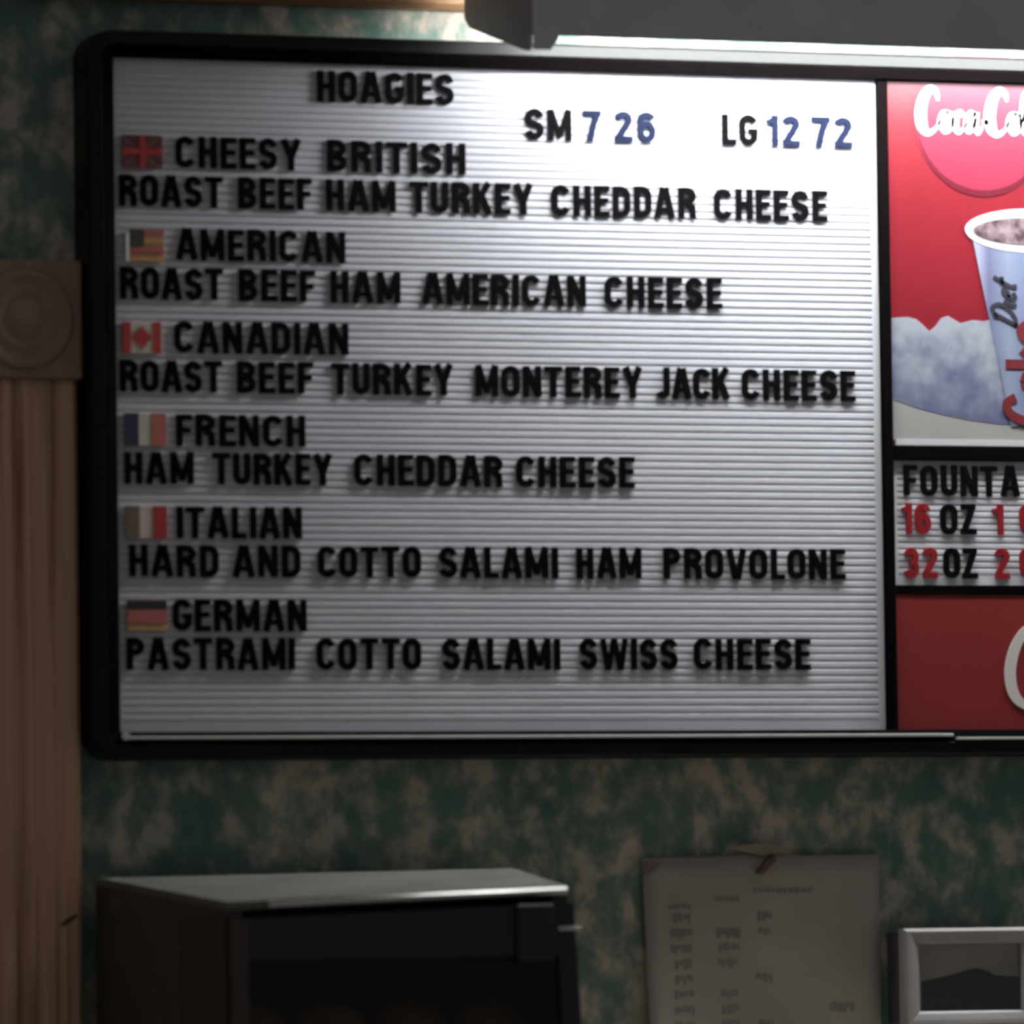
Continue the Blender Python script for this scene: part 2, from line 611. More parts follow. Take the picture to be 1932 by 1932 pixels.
dcx, dcz = P(1853, 232)
dr_ = .0588
MB().poly(ccw(ell(dcx, dcz, dr_, dr_)), -.0004, .0002).build('printed_disc', MAT['disc_red'], poster)
rim_pts = ell(dcx, dcz, dr_-.002, dr_-.002, 40, 185, 352)
MB().ribbon(rim_pts, [0.0004+.0048*math.sin(math.pi*i/40)**1.2 for i in range(41)], -.00055, -.0003).build('disc_rim', MAT['disc_rim'], poster)
sx, sz = P(1733, 250)
script(sx, sz, .0350, .112, -.0008, -.0004, 'script_lettering', MAT['white_ink'], poster, 1.7)

# crushed ice and table foot of the poster
zlo = zp0+.0055
ice_px = [(1682, 600), (1712, 598), (1728, 602), (1740, 612), (1753, 625), (1764, 616), (1776, 600), (1788, 596),
          (1800, 603), (1812, 610), (1834, 604), (1856, 606), (1880, 600), (1910, 610), (1940, 600), (1990, 612),
          (2050, 600), (2140, 606), (2240, 598), (2380, 608), (2480, 600)]
ice_bot = [(2480, 770), (2280, 790), (2100, 802), (1932, 803), (1880, 800), (1830, 793), (1780, 783), (1730, 770), (1682, 752)]
ice_m = grad_mat('ice_print', [(0, (0.085, 0.090, 0.160)), (.35, (0.125, 0.135, 0.190)), (.62, (0.180, 0.195, 0.240)), (1, (0.250, 0.265, 0.300))],
                 2, P(1700, 800)[1], P(1700, 600)[1], 0.4, 2.6)
MB().poly(ccw([P(*p) for p in ice_px+ice_bot]), -.0005, .0002).build('printed_ice', ice_m, poster)
ground = [(1682, 752), (1730, 770), (1780, 783), (1830, 793), (1880, 800), (1932, 803), (2100, 802), (2280, 790), (2480, 770), (2480, 830), (1682, 830)]
MB().poly(ccw([P(*p) for p in ground]), -.0003, .0002).build('printed_table', MAT['grey_ink'], poster)
MB().poly([(C2L+.003, zp0+.0004), (C2R-.003, zp0+.0004), (C2R-.003, zlo), (C2L+.003, zlo)], -.0009, .0002).build('poster_edging', MAT['white_ink'], poster)
# paper cup
ccx = P(1945, 440)[0]
rx = ccx-P(1820, 440)[0]
rz = P(1945, 398)[1]-P(1945, 440)[1]
ctop = P(1945, 436)[1]
cbot = P(1945, 805)[1]
bl = P(1908, 800)[0]
tl = P(1831, 448)[0]
cup_m = grad_mat('cup_print', [(0, (0.260, 0.250, 0.320)), (.06, (0.250, 0.250, 0.330)), (.14, (0.100, 0.105, 0.180)), (.30, (0.180, 0.210, 0.280)),
                               (.42, (0.140, 0.165, 0.260)), (.62, (0.250, 0.250, 0.280)), (1, (0.140, 0.150, 0.220))], 0, tl, 2*ccx-tl, 0.3)
MB().poly(ccw([(tl, ctop), (bl, cbot), (2*ccx-bl, cbot), (2*ccx-tl, ctop)]), -.0009, .0002).build('printed_cup', cup_m, poster)
MB().poly(ccw(ell(ccx, ctop, rx, rz)), -.0012, -.0004).build('cup_rim', MAT['white_ink'], poster)
MB().poly(ccw(ell(ccx, ctop-.0006, rx*.88, rz*.62)), -.0015, -.0008).build('cup_drink', MAT['drink'], poster)


def rot_strokes(strokes, ox, oz, s, name, m, wd, slant=.25):
    """lettering that climbs the cup: reading direction is up, letter tops face left"""
    b = MB()
    for st in strokes:
        sp = spline([p for p in st], 5)
        b.ribbon([(ox-(p[1])*s, oz+(p[0]+slant*p[1])*s) for p in sp], [wd*s]*len(sp), -.0016, -.0006)
    return b.build(name, m, poster)


COKE = [[(.62, .78), (.50, .98), (.26, .95), (.08, .6), (.1, .22), (.32, .03), (.6, .2)],
        [(.98, .55), (.82, .40), (.84, .12), (1.02, .03), (1.2, .2), (1.18, .46), (.98, .55)],
        [(1.42, 0), (1.42, .34), (1.42, .68), (1.42, 1.02)], [(1.78, .58), (1.62, .42), (1.46, .30)], [(1.52, .34), (1.66, .18), (1.80, .02)],
        [(1.98, .30), (2.2, .34), (2.36, .44), (2.24, .60), (2.04, .52), (1.96, .26), (2.08, .05), (2.34, .14)]]
DIET = [[(.1, .0), (.12, .4), (.14, .9)], [(.0, .82), (.3, .98), (.56, .74), (.58, .36), (.36, .06), (.05, .02)],
        [(.78, .5), (.78, .12), (.9, .04)], [(1.0, .28), (1.2, .34), (1.22, .5), (1.06, .5), (1.0, .2), (1.12, .03), (1.28, .12)],
        [(1.5, .9), (1.46, .4), (1.48, .08), (1.62, .06)], [(1.34, .56), (1.66, .58)]]
ox, oz = P(1972, 800)
rot_strokes(COKE, ox, oz, .0335, 'cup_lettering', MAT['deep_red'], .22, 0.0)
ox, oz = P(1917, 620)
rot_strokes(DIET, ox, oz, .0215, 'cup_small_lettering', MAT['dark_ink'], .15, .45)

# --- plain red brand panel
redp = MB().box(C2L+.0002, C2R-.0002, 0, .012, Z0-PH+.0003, zr1-.0002).build('brand_panel', MAT['brand_red'], board)
redp['label'] = 'plain red panel with cream script lettering'
sx, sz = P(1896, 1334)
script(sx, sz, .066, .30, -.0010, .0001, 'script_lettering', MAT['cream_ink'], redp, 0.85)

# ---------------------------------------------------------------- letters
T = .208
H = T/2


def arc(cx, cz, rx, rz, a0, a1, n=10):
    return [(cx+rx*math.cos(math.radians(a0+(a1-a0)*i/n)), cz+rz*math.sin(math.radians(a0+(a1-a0)*i/n))) for i in range(n+1)]


def glyph(ch):
    """width and strokes (points, closed) of a condensed sans letter, cap height 1"""
    W = {'A': .66, 'B': .58, 'C': .60, 'D': .58, 'E': .49, 'F': .47, 'G': .60, 'H': .57, 'I': .19, 'J': .48, 'K': .61, 'L': .46,
         'M': .74, 'N': .60, 'O': .60, 'P': .56, 'R': .59, 'S': .58, 'T': .58, 'U': .57, 'V': .64, 'W': .92, 'Y': .64, 'Z': .55,
         '1': .34, '2': .54, '3': .54, '6': .55, '7': .53}[ch]
    h, w_ = H, W
    cx, r = w_/2, (w_-T)/2
    q = .0
    if ch == 'A':
        return W, [([(h*.85, 0), (cx-.035, 1)], 0), ([(w_-h*.85, 0), (cx+.035, 1)], 0), ([(.2*w_, .28), (.8*w_, .28)], 0, .14)]
    if ch == 'B':
        return W, [([(h, 0), (h, 1)], 0), ([(h, 1-h*.9)]+arc(w_-h-.2, .75-h*.2, .18, .25-h*.7, 90, -90, 8)+[(h, .53)], 0),
                   ([(h, .53)]+arc(w_-h-.2, .27+h*.1, .20, .27-h*.85, 90, -90, 8)+[(h, h*.9)], 0)]
    if ch == 'C':
        return W, [(arc(cx, 1-h-r, r, r, 12, 180)+arc(cx, h+r, r, r, 180, 348), 0)]
    if ch == 'D':
        return W, [([(h, 0), (h, 1)], 0), ([(h, 1-h*.9)]+arc(w_-h-.22, .70, .22, .30-h*.9, 90, 0, 6)+arc(w_-h-.22, .30, .22, .30-h*.9, 0, -90, 6)+[(h, h*.9)], 0)]
    if ch == 'E':
        return W, [([(h, 0), (h, 1)], 0), ([(h, 1-h*.85), (w_, 1-h*.85)], 0, T*.85), ([(h, .52), (w_*.92, .52)], 0, T*.8), ([(h, h*.85), (w_, h*.85)], 0, T*.85)]
    if ch == 'F':
        return W, [([(h, 0), (h, 1)], 0), ([(h, 1-h*.85), (w_, 1-h*.85)], 0, T*.85), ([(h, .50), (w_*.9, .50)], 0, T*.8)]
    if ch == 'G':
        return W, [(arc(cx, 1-h-r, r, r, 12, 180)+arc(cx, h+r, r, r, 180, 352)+[(w_-h, .46)], 0), ([(w_, .46), (w_*.52, .46)], 0, T*.8)]
    if ch == 'H':
        return W, [([(h, 0), (h, 1)], 0), ([(w_-h, 0), (w_-h, 1)], 0), ([(h, .51), (w_-h, .51)], 0, T*.85)]
    if ch == 'I':
        return W, [([(h, 0), (h, 1)], 0)]
    if ch == 'J':
        return W, [([(w_-h, 1)]+arc(cx, h+r, r, r, 0, -165), 0)]
    if ch == 'K':
        return W, [([(h, 0), (h, 1)], 0), ([(h, .36), (w_-h, 1)], 0), ([(w_*.42, .62), (w_-h*.9, 0)], 0)]
    if ch == 'L':
        return W, [([(h, 0), (h, 1)], 0), ([(h, h*.85), (w_, h*.85)], 0, T*.85)]
    if ch == 'M':
        return W, [([(h*.95, 0), (h*.95, 1)], 0, T*.95), ([(w_-h*.95, 0), (w_-h*.95, 1)], 0, T*.95), ([(h*1.0, 1), (cx, .12)], 0, T*.8), ([(w_-h*1.0, 1), (cx, .12)], 0, T*.8)]
    if ch == 'N':
        return W, [([(h*.95, 0), (h*.95, 1)], 0, T*.95), ([(w_-h*.95, 0), (w_-h*.95, 1)], 0, T*.95), ([(h*1.05, .97), (w_-h*1.05, .03)], 0, T*.95)]
    if ch == 'O':
        return W, [((arc(cx, 1-h-r, r, r, 0, 180)+arc(cx, h+r, r, r, 180, 360)), 1)]
    if ch in 'PR':
        s = [([(h, 0), (h, 1)], 0), ([(h, 1-h*.9)]+arc(w_-h-.21, .73, .21, .27-h*.9, 90, -90, 8)+[(h, .46+h*.9)], 0)]
        if ch == 'R':
            s.append(([(w_*.5, .5), (w_-h*1.2, .36), (w_-h, 0)], 0))
        return W, s
    if ch == 'S':
        ry = .255-h*.5
        return W, [(arc(cx, 1-h-ry, r, ry, 8, 225, 12)+arc(cx, h+ry, r, ry, 45, -172, 12), 0)]
    if ch == 'T':
        return W, [([(cx, 0), (cx, 1)], 0), ([(0, 1-h*.85), (w_, 1-h*.85)], 0, T*.85)]
    if ch == 'U':
        return W, [([(h, 1)]+arc(cx, h+r, r, r, 180, 360)+[(w_-h, 1)], 0)]
    if ch == 'V':
        return W, [([(h*.85, 1), (cx-.03, 0)], 0), ([(w_-h*.85, 1), (cx+.03, 0)], 0)]
    if ch == 'W':
        return W, [([(h*.8, 1), (w_*.27, 0)], 0, T*.85), ([(w_*.29, 0), (w_*.49, 1)], 0, T*.8), ([(w_*.51, 1), (w_*.71, 0)], 0, T*.8), ([(w_*.73, 0), (w_-h*.8, 1)], 0, T*.85)]
    if ch == 'Y':
        return W, [([(h*.9, 1), (cx, .42)], 0), ([(w_-h*.9, 1), (cx, .42)], 0), ([(cx, .5), (cx, 0)], 0)]
    if ch == 'Z':
        return W, [([(.02, 1-h*.9), (w_-.03, 1-h*.9)], 0, T*.9), ([(w_-h*1.2, 1-h), (h*1.2, h)], 0), ([(.0, h*.9), (w_, h*.9)], 0, T*.9)]
    if ch == '1':
        return W, [([(w_-h, 0), (w_-h, 1)], 0), ([(w_-h, 1-h), (w_-h-.10, .80), (0, .76)], 0, T*.8)]
    if ch == '2':
        return W, [(arc(cx, 1-h-r, r, r, 170, -25, 10)+[(h*1.1, h*1.2)], 0), ([(h*.3, h*.9), (w_, h*.9)], 0, T*.9)]
    if ch == '3':
        ry = .26-h*.5
        return W, [(arc(cx, 1-h-ry, r*.95, ry, 165, -80, 10)+[(cx*.8, .52)], 0), ([(cx*.8, .53)]+arc(cx, h+ry, r, ry, 80, -165, 10), 0)]
    if ch == '6':
        ry = .30-h*.5
        return W, [(arc(cx, 1-h-r, r, r, 15, 180)+[(h, h+ry)], 0), (arc(cx, h+ry, r, ry, 0, 360, 20)[:-1], 1)]
    if ch == '7':
        return W, [([(0, 1-h*.9), (w_-.01, 1-h*.9)], 0, T*.9), ([(w_-h*.9, .95), (w_*.55, .52), (w_*.36, 0)], 0)]


LY0, LY1 = -.0020, -.0004
CAP = .0243
GL = {}


def letter_mesh(ch, mkey, sx_):
    key = (ch, mkey, round(sx_, 2))
    if key not in GL:
        W, sts = glyph(ch)
        b = MB()
        for k_, st in enumerate(sts):
            t = st[2] if len(st) > 2 else T
            b.ribbon([(p[0]*sx_*CAP, p[1]*CAP) for p in st[0]], t*CAP*.98, LY0-k_*.00006, LY1, bool(st[1]))
        GL[key] = (b.mesh('menu_numeral' if ch.isdigit() else 'menu_letter', MAT[mkey]), W*sx_*CAP)
    return GL[key]


ORD = ['first', 'second', 'third', 'fourth', 'fifth', 'sixth', 'seventh', 'eighth', 'ninth']
SPELL = {'1': 'one', '2': 'two', '3': 'three', '6': 'six', '7': 'seven'}
PL, ML, BL_ = 'in the price line below the heading', 'middle row below the drink poster', 'bottom row below the drink poster'
NUMS = {('7', PL): 'small hoagie dollar price after SM', ('26', PL): 'small hoagie cents', ('12', PL): 'large hoagie dollar price after LG',
        ('72', PL): 'large hoagie cents at the panel edge', ('16', ML): 'ounce size in the upper drink row', ('1', ML): 'dollar price in the upper drink row',
        ('6', ML): 'cents in the upper drink row', ('32', BL_): 'ounce size in the lower drink row', ('2', BL_): 'dollar price in the lower drink row',
        ('6', BL_): 'cents in the lower drink row'}
NCOL = {'ltr': 'black', 'blue': 'blue', 'red': 'red'}


def line(words, where, group, z=None):
    """words: (text, left x, right x, baseline y in the photograph, colour)"""
    if z is None:
        z = sum(at((a+b)/2, y, -.003).z for _, a, b, y, _ in words)/len(words)
    for tx, a, b, y, mk in words:
        x0, x1 = at(a, y, -.003).x, at(b, y, -.003).x
        ws = [glyph(c)[0] for c in tx]
        need = (x1-x0)/CAP
        n = len(tx)
        sxx, gap = 1.0, 0.0
        if n > 1:
            gap = (need-sum(ws))/(n-1)
            if gap < .05 or gap > .11:
                g2 = min(max(gap, .05), .11)
                sxx = (need-g2*(n-1))/sum(ws)
                sxx = min(max(sxx, .80), 1.20)
                gap = (need-sum(ws)*sxx)/(n-1)
        else:
            sxx = min(max(need/ws[0], .8), 1.2)
        x = x0
        for i, c in enumerate(tx):
            me, wd = letter_mesh(c, mk, sxx)
            dig = c.isdigit()
            o = bpy.data.objects.new('menu_numeral' if dig else 'menu_letter', me)
            o.location = (x+random.uniform(-.0002, .0002), 0, z+random.uniform(-.00025, .00025))
            o.rotation_euler = (0, random.uniform(-.008, .008), 0)
            COL.objects.link(o)
            if dig:
                lab = f'{NCOL[mk]} numeral {SPELL[c]}, {ORD[i] if n > 1 else "lone"} digit of the {NUMS[(tx, where)]}'
            elif n == 1:
                lab = f'single {NCOL[mk]} {"numeral" if dig else "letter"} {c} {where}'
            else:
                lab = f'{NCOL[mk]} {"numeral" if dig else "letter"} {c}, {ORD[i]} in {tx}, {where}'
            tag(o, lab, 'numeral' if dig else 'letter', group)
            x += wd+gap*CAP


K = 'ltr'
GA = 'slotted letters of the hoagies panel'
line([('HOAGIES', 600, 858, 194.5, K)], 'heading at the panel top', GA)
line([('SM', 993, 1081, 263, K), ('7', 1102, 1136, 266, 'blue'), ('26', 1160, 1240, 268, 'blue'),
      ('LG', 1364, 1431, 273.5, K), ('12', 1449, 1511, 276, 'blue'), ('72', 1533.5, 1610, 278, 'blue')],
     'in the price line below the heading', GA)
line([('CHEESY', 333, 570, 318.5, K), ('BRITISH', 618, 881, 326, K)], 'Cheesy British title line', GA)
line([('ROAST', 226, 422, 389, K), ('BEEF', 451, 589.5, 393, K), ('HAM', 617, 749, 396.5, K), ('TURKEY', 776, 1008, 402, K),
      ('CHEDDAR', 1043, 1315, 411, K), ('CHEESE', 1349, 1562, 418.5, K)], 'Cheesy British ingredients line', GA)
line([('AMERICAN', 333.5, 653, 493, K)], 'American title line', GA)
line([('ROAST', 228, 422, 562.5, K), ('BEEF', 452, 596, 566, K), ('HAM', 625.5, 757.5, 570, K), ('AMERICAN', 799, 1107.5, 577, K),
      ('CHEESE', 1142.5, 1364, 585, K)], 'American ingredients line', GA)
line([('CANADIAN', 330, 659.5, 667.5, K)], 'Canadian title line', GA)
line([('ROAST', 228, 421, 738.5, K), ('BEEF', 448, 593, 741, K), ('TURKEY', 627.5, 857.5, 744, K), ('MONTEREY', 899, 1215, 748.5, K),
      ('JACK', 1240, 1379, 753, K), ('CHEESE', 1401, 1616, 757.5, K)], 'Canadian ingredients line', GA)
line([('FRENCH', 333.5, 579, 842, K)], 'French title line', GA)
line([('HAM', 236.6, 367.7, 912, K), ('TURKEY', 403, 628.6, 914, K), ('CHEDDAR', 670, 950.6, 917.5, K), ('CHEESE', 975.5, 1199.7, 920.5, K)],
     'French ingredients line', GA)
line([('ITALIAN', 335, 572.5, 1016, K)], 'Italian title line', GA)
line([('HARD', 245, 414.5, 1088, K), ('AND', 441, 569.6, 1088.5, K), ('COTTO', 601.5, 796, 1089, K), ('SALAMI', 830, 1054, 1091, K),
      ('HAM', 1090, 1212, 1092, K), ('PROVOLONE', 1254, 1596.5, 1093.5, K)], 'Italian ingredients line', GA)
line([('GERMAN', 327, 579.7, 1190.5, K)], 'German title line', GA)
line([('PASTRAMI', 240.6, 558, 1263.5, K), ('COTTO', 598.6, 797, 1263.5, K), ('SALAMI', 836, 1057.6, 1263.5, K), ('SWISS', 1096, 1280.7, 1263.5, K),
      ('CHEESE', 1311, 1532, 1263.5, K)], 'German ingredients line', GA)
GB = 'slotted letters of the fountain drinks panel'
line([('FOUNTA', 1707, 1926, 936, K)], 'top row below the drink poster', GB)
line([('16', 1704, 1758.6, 1006, 'red'), ('OZ', 1775.5, 1844.5, 1007, K), ('1', 1875.5, 1898, 1009, 'red'), ('6', 1926, 1957, 1010, 'red')],
     'middle row below the drink poster', GB)
line([('32', 1706.5, 1771, 1088.5, 'red'), ('OZ', 1782.5, 1846.6, 1089.5, K), ('2', 1878, 1907, 1092.5, 'red'), ('6', 1926, 1957, 1094, 'red')],
     'bottom row below the drink poster', GB)

# ---------------------------------------------------------------- flag tiles


def ink(name, col, rough=.45):
    return mottled(name, col, tuple(min(1, c*1.12) for c in col), 80, rough)


FM = dict(red=ink('flag_red', (.42, .035, .035)), blue=ink('flag_blue', (.030, .028, .060)), white=ink('flag_white', (.62, .54, .46)),
          green=ink('flag_faded_green', (.17, .125, .095)), navy=ink('flag_navy', (.045, .045, .040)), orange=ink('flag_faded_orange', (.40, .17, .085)),
          gold=ink('flag_gold', (.52, .30, .13)), maroon=ink('flag_maroon', (.20, .060, .060)), black=ink('flag_black', (.022, .018, .028)),
          rose=ink('flag_rose', (.46, .13, .105)), plum=ink('flag_plum', (.10, .045, .05)), pole=mat('flag_pole_white', (.95, .92, .88), .25))


def flag(x0, y0, x1, y1, base, label):
    a, b = at(x0, y1, -.003), at(x1, y0, -.003)
    o = empty('flag_tile', ((a.x+b.x)/2, 0, a.z))
    tag(o, label, 'flag', 'little flags beside the hoagie names')
    MB().box(a.x, b.x, -.0022, -.0004, a.z, b.z, .0004).build('tile', FM[base], o)
    W_, H_ = b.x-a.x, b.z-a.z

    def piece(name, u0, u1, v0, v1, m, lift=0.0):
        return MB().box(a.x+u0*W_, a.x+u1*W_, -.0027-lift, -.0018, a.z+v0*H_, a.z+v1*H_).build(name, FM[m], o)

    def prism(name, pts, m, lift=0.0):
        return MB().poly(ccw([(a.x+p[0]*W_, a.z+p[1]*H_) for p in pts]), -.0027-lift, -.0018).build(name, FM[m], o)
    return piece, prism


pc, pr = flag(232, 256, 307, 316, 'maroon', 'little red and navy crossed flag tile beside CHEESY BRITISH')
for u, v in ((0, 0), (1, 0), (0, 1), (1, 1)):
    s, t = (1 if u == 0 else -1), (1 if v == 0 else -1)
    pr('corner_field', [(u+s*.10, v), (u+s*.38, v), (u+s*.38, v+t*.22)], 'plum')
    pr('corner_field', [(u, v+t*.10), (u, v+t*.34), (u+s*.24, v+t*.34)], 'plum')
pc('cross_bar', 0, 1, .40, .60, 'red', .0002)
pc('cross_bar', .42, .58, 0, 1, 'red', .0003)
pc, pr = flag(246, 434, 309, 493, 'orange', 'little faded orange striped flag tile with dark corner beside AMERICAN')
for k in range(4):
    pc('stripe', 0, 1, (2*k)/7, (2*k+1)/7, 'rose' if k % 2 else 'gold')
pc('corner_field', 0, .42, .48, 1, 'navy', .0002)
pc('pole', -.13, -.03, 0, .90, 'pole', .0006)
pc, pr = flag(232, 608, 304, 666, 'white', 'little red and white maple leaf flag tile beside CANADIAN')
pc('side_band', 0, .22, 0, 1, 'red')
pc('side_band', .80, 1, 0, 1, 'red')
leaf = [(.50, .88), (.44, .74), (.38, .78), (.39, .62), (.29, .66), (.31, .56), (.25, .50), (.42, .30), (.40, .24), (.49, .26), (.49, .12),
        (.53, .12), (.53, .26), (.62, .24), (.60, .30), (.77, .50), (.71, .56), (.73, .66), (.63, .62), (.64, .78), (.58, .74)]
pr('maple_leaf', leaf, 'red', .0002)
pc, pr = flag(236, 780, 313, 841, 'white', 'little dark blue, white and red upright striped flag tile beside FRENCH')
pc('side_band', 0, .34, 0, 1, 'blue')
pc('side_band', .67, 1, 0, 1, 'rose')
pc, pr = flag(238, 955, 315, 1016, 'white', 'little faded green, white and red upright striped flag tile beside ITALIAN')
pc('side_band', 0, .34, 0, 1, 'green')
pc('side_band', .67, 1, 0, 1, 'red')
pc, pr = flag(241, 1133, 315, 1191, 'gold', 'little black, red and gold level striped flag tile beside GERMAN')
pc('level_band', 0, 1, .70, 1, 'black')
pc('level_band', 0, 1, .28, .70, 'rose')

# ---------------------------------------------------------------- sign light over the board
HX0, HX1 = -.0310, 1.300                    # left and right ends
HF, HB = -.150, -.006                        # front sheet, rear edge
zf = at(1058, 68, HF).z                      # foot of the front sheet
ze = at(1020, 95, HF).z                      # foot of the end plates
zk = at(886, 46, HB).z                       # rear corner of the end plates
ztop = zf+.115
lamp = empty('sign_light', ((HX0+HX1)/2, WALL, ze))
tag(lamp, 'long grey enamel strip light hood over the top of the menu board', 'light')
hp = [(HF, zf), (HF, ztop-.012), (HF+.010, ztop), (HB, ztop), (HB, ztop-.0016), (HF+.0108, ztop-.0016), (HF+.0016, ztop-.0126), (HF+.0016, zf)]
orient(MB().extr_x(hp, HX0+.0020, HX1-.0020).build('hood', MAT['hood'], lamp))
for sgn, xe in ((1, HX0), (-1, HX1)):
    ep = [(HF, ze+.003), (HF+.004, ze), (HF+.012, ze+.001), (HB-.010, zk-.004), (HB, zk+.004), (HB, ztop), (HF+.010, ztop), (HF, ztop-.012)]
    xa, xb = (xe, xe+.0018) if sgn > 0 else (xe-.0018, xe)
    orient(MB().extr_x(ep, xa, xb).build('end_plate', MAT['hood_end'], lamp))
    x0, x1 = (xe+.0019, xe+.0200) if sgn > 0 else (xe-.0200, xe-.0019)
    xs = x1 if sgn > 0 else x0
    if sgn > 0:
        fl = [(x0, ze+.0005), (x1-.004, ze+.0005), (x1+.002, zf-.003), (x1+.004, zf+.002), (x1+.004, ztop-.012), (x0, ztop-.012)]
    else:
        fl = [(x0-.004, zf+.002), (x0-.002, zf-.003), (x0+.004, ze+.0005), (x1, ze+.0005), (x1, ztop-.012), (x0-.004, ztop-.012)]
    orient(MB().poly(fl, HF-.0014, HF-.0002).build('end_flange', MAT['hood'], lamp))
TZ, TY = zf+.042, -.092
MB().tube((HX0+.075, TY, TZ), (HX1-.075, TY, TZ), .0127, 20).build('fluorescent_tube', tube_mat(), lamp)
for xe in (HX0+.022, HX1-.075):
    MB().tube((xe, TY, TZ), (xe+.053, TY, TZ), .0140, 16).build('tube_holder', MAT['white_frame'], lamp)
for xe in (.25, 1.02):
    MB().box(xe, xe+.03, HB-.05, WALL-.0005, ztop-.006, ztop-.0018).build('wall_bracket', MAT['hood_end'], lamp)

# ---------------------------------------------------------------- warming case on the back counter
CT = .985                                    # counter top
cnt = empty('back_counter', (.5, WALL, 0))
tag(cnt, 'beige laminate back counter along the wallpapered wall', 'counter')
MB().box(-.338, 1.9, -.62, WALL-.0005, CT-.04, CT, .004).build('worktop', MAT['counter'], cnt)
MB().box(-.330, 1.9, -.58, WALL-.0005, .08, CT-.0405).build('counter_base', MAT['cabinet'], cnt)
MB().box(-.330, 1.9, -.52, WALL-.0005, .0, .0795).build('toe_kick', MAT['case_black'], cnt)
for k in range(4):
    x0 = -.325+k*.555
    d = MB().box(x0, x0+.545, -.598, -.5805, .10, CT-.06, .003).build('cabinet_door', MAT['cabinet'], cnt)
    MB().tube((x0+.49, -.612, .66), (x0+.49, -.612, .80), .005, 10).build('handle', MAT['steel'], d)

FL, FR = at(430, 1702, -.29), at(1072, 1673, -.29)
BL, BR = at(181, 1656, .010), at(966, 1637, .010)
case = empty('warming_case', ((FL.x+FR.x)/2, -.14, CT))
tag(case, 'dark brown glass-fronted warming case with sloping pale metal lid on the counter', 'warming case')


def hexa(name, m, bot, top, parent=case):
    """solid between two quads given front left, front right, back right, back left"""
    b = MB().add(list(bot)+list(top), [(0, 3, 2, 1), (4, 5, 6, 7), (0, 1, 5, 4), (1, 2, 6, 5), (2, 3, 7, 6), (3, 0, 4, 7)])
    return orient(b.build(name, m, parent))


def down(p, z, dx=0.0, dy=0.0):
    return Vector((p.x+dx, p.y+dy, z))


V = Vector
ins = .012
flare = .022
lt = .006
# lid
hexa('lid', MAT['lid'], [FL+V((0, 0, -lt)), FR+V((0, 0, -lt)), BR+V((0, 0, -lt)), BL+V((0, 0, -lt))], [FL, FR, BR, BL])
MB().tube(FL+V((.030, -.0012, -.0028)), FR+V((-.002, -.0012, -.0028)), .0032, 12).build('lid_edge', MAT['steel'], case)
# left wall, right wall, back, floor of the case
zb = CT+.012
tl = lt+.0004
hexa('side_wall', MAT['case'], [down(FL, zb, 0, .002), down(FL, zb, ins, .002), down(BL, zb, ins), down(BL, zb)],
     [FL+V((0, .002, -tl)), FL+V((ins, .002, -tl)), BL+V((ins, 0, -tl)), BL+V((0, 0, -tl))])
hexa('side_wall', MAT['case'], [down(FR, zb, flare-ins, .002), down(FR, zb, flare, .002), down(BR, zb, flare), down(BR, zb, flare-ins)],
     [FR+V((-ins, .002, -tl)), FR+V((0, .002, -tl)), BR+V((0, 0, -tl)), BR+V((-ins, 0, -tl))])
hexa('back_wall', MAT['case'], [down(BL, zb, ins, -.008), down(BR, zb, flare-ins, -.008), down(BR, zb, flare-ins), down(BL, zb, ins)],
     [BL+V((ins, -.008, -tl)), BR+V((-ins, -.008, -tl)), BR+V((-ins, 0, -tl)), BL+V((ins, 0, -tl))])
zs = FL.z-.115
hexa('rack', MAT['steel'], [V((FL.x+ins+.001, -.270, zs)), V((FR.x-ins+.006, -.270, zs)), V((BR.x-ins, -.004, zs)), V((BL.x+ins+.001, -.004, zs))],
     [V((FL.x+ins+.001, -.270, zs+.004)), V((FR.x-ins+.006, -.270, zs+.004)), V((BR.x-ins, -.004, zs+.004)), V((BL.x+ins+.001, -.004, zs+.004))])
hexa('case_floor', MAT['case_black'], [down(FL, CT+.004, .004, .01), down(FR, CT+.004, flare-.004, .01), down(BR, CT+.004, flare-.004), down(BL, CT+.004, .004)],
     [down(FL, zb-.0004, 0, .002), down(FR, zb-.0004, flare, .002), down(BR, zb-.0004, flare), down(BL, zb-.0004)])
# side post seen on the left wall
MB().box(FL.x-.0022, FL.x-.0003, -.289, -.150, zb+.01, FL.z-.008).build('side_cover', MAT['case_black'], case)
# glass door with frame
door = empty('glass_door', (0, 0, 0))
door.parent = case
door.matrix_parent_inverse = Matrix.Translation(-case.location)
dz1l, dz1r = FL.z-.012, FR.z-.012
dz0 = zb+.006
yA, yB = -.3005, -.2890


def dquad(l0, l1, zlo_, zhi_l, zhi_r, y0, y1, name, m):
    """slab on the case front between fractions l0..l1 of its width, flaring with it"""
    def X(t, z):
        k = (FL.z-z)/(FL.z-dz0)
        xr = FR.x+flare*max(0, min(1, k))
        return FL.x+(xr-FL.x)*t
    q = [(X(l0, zlo_), zlo_), (X(l1, zlo_), zlo_), (X(l1, zhi_r), zhi_r), (X(l0, zhi_l), zhi_l)]
    return MB().poly(ccw(q), y0, y1).build(name, m, case)


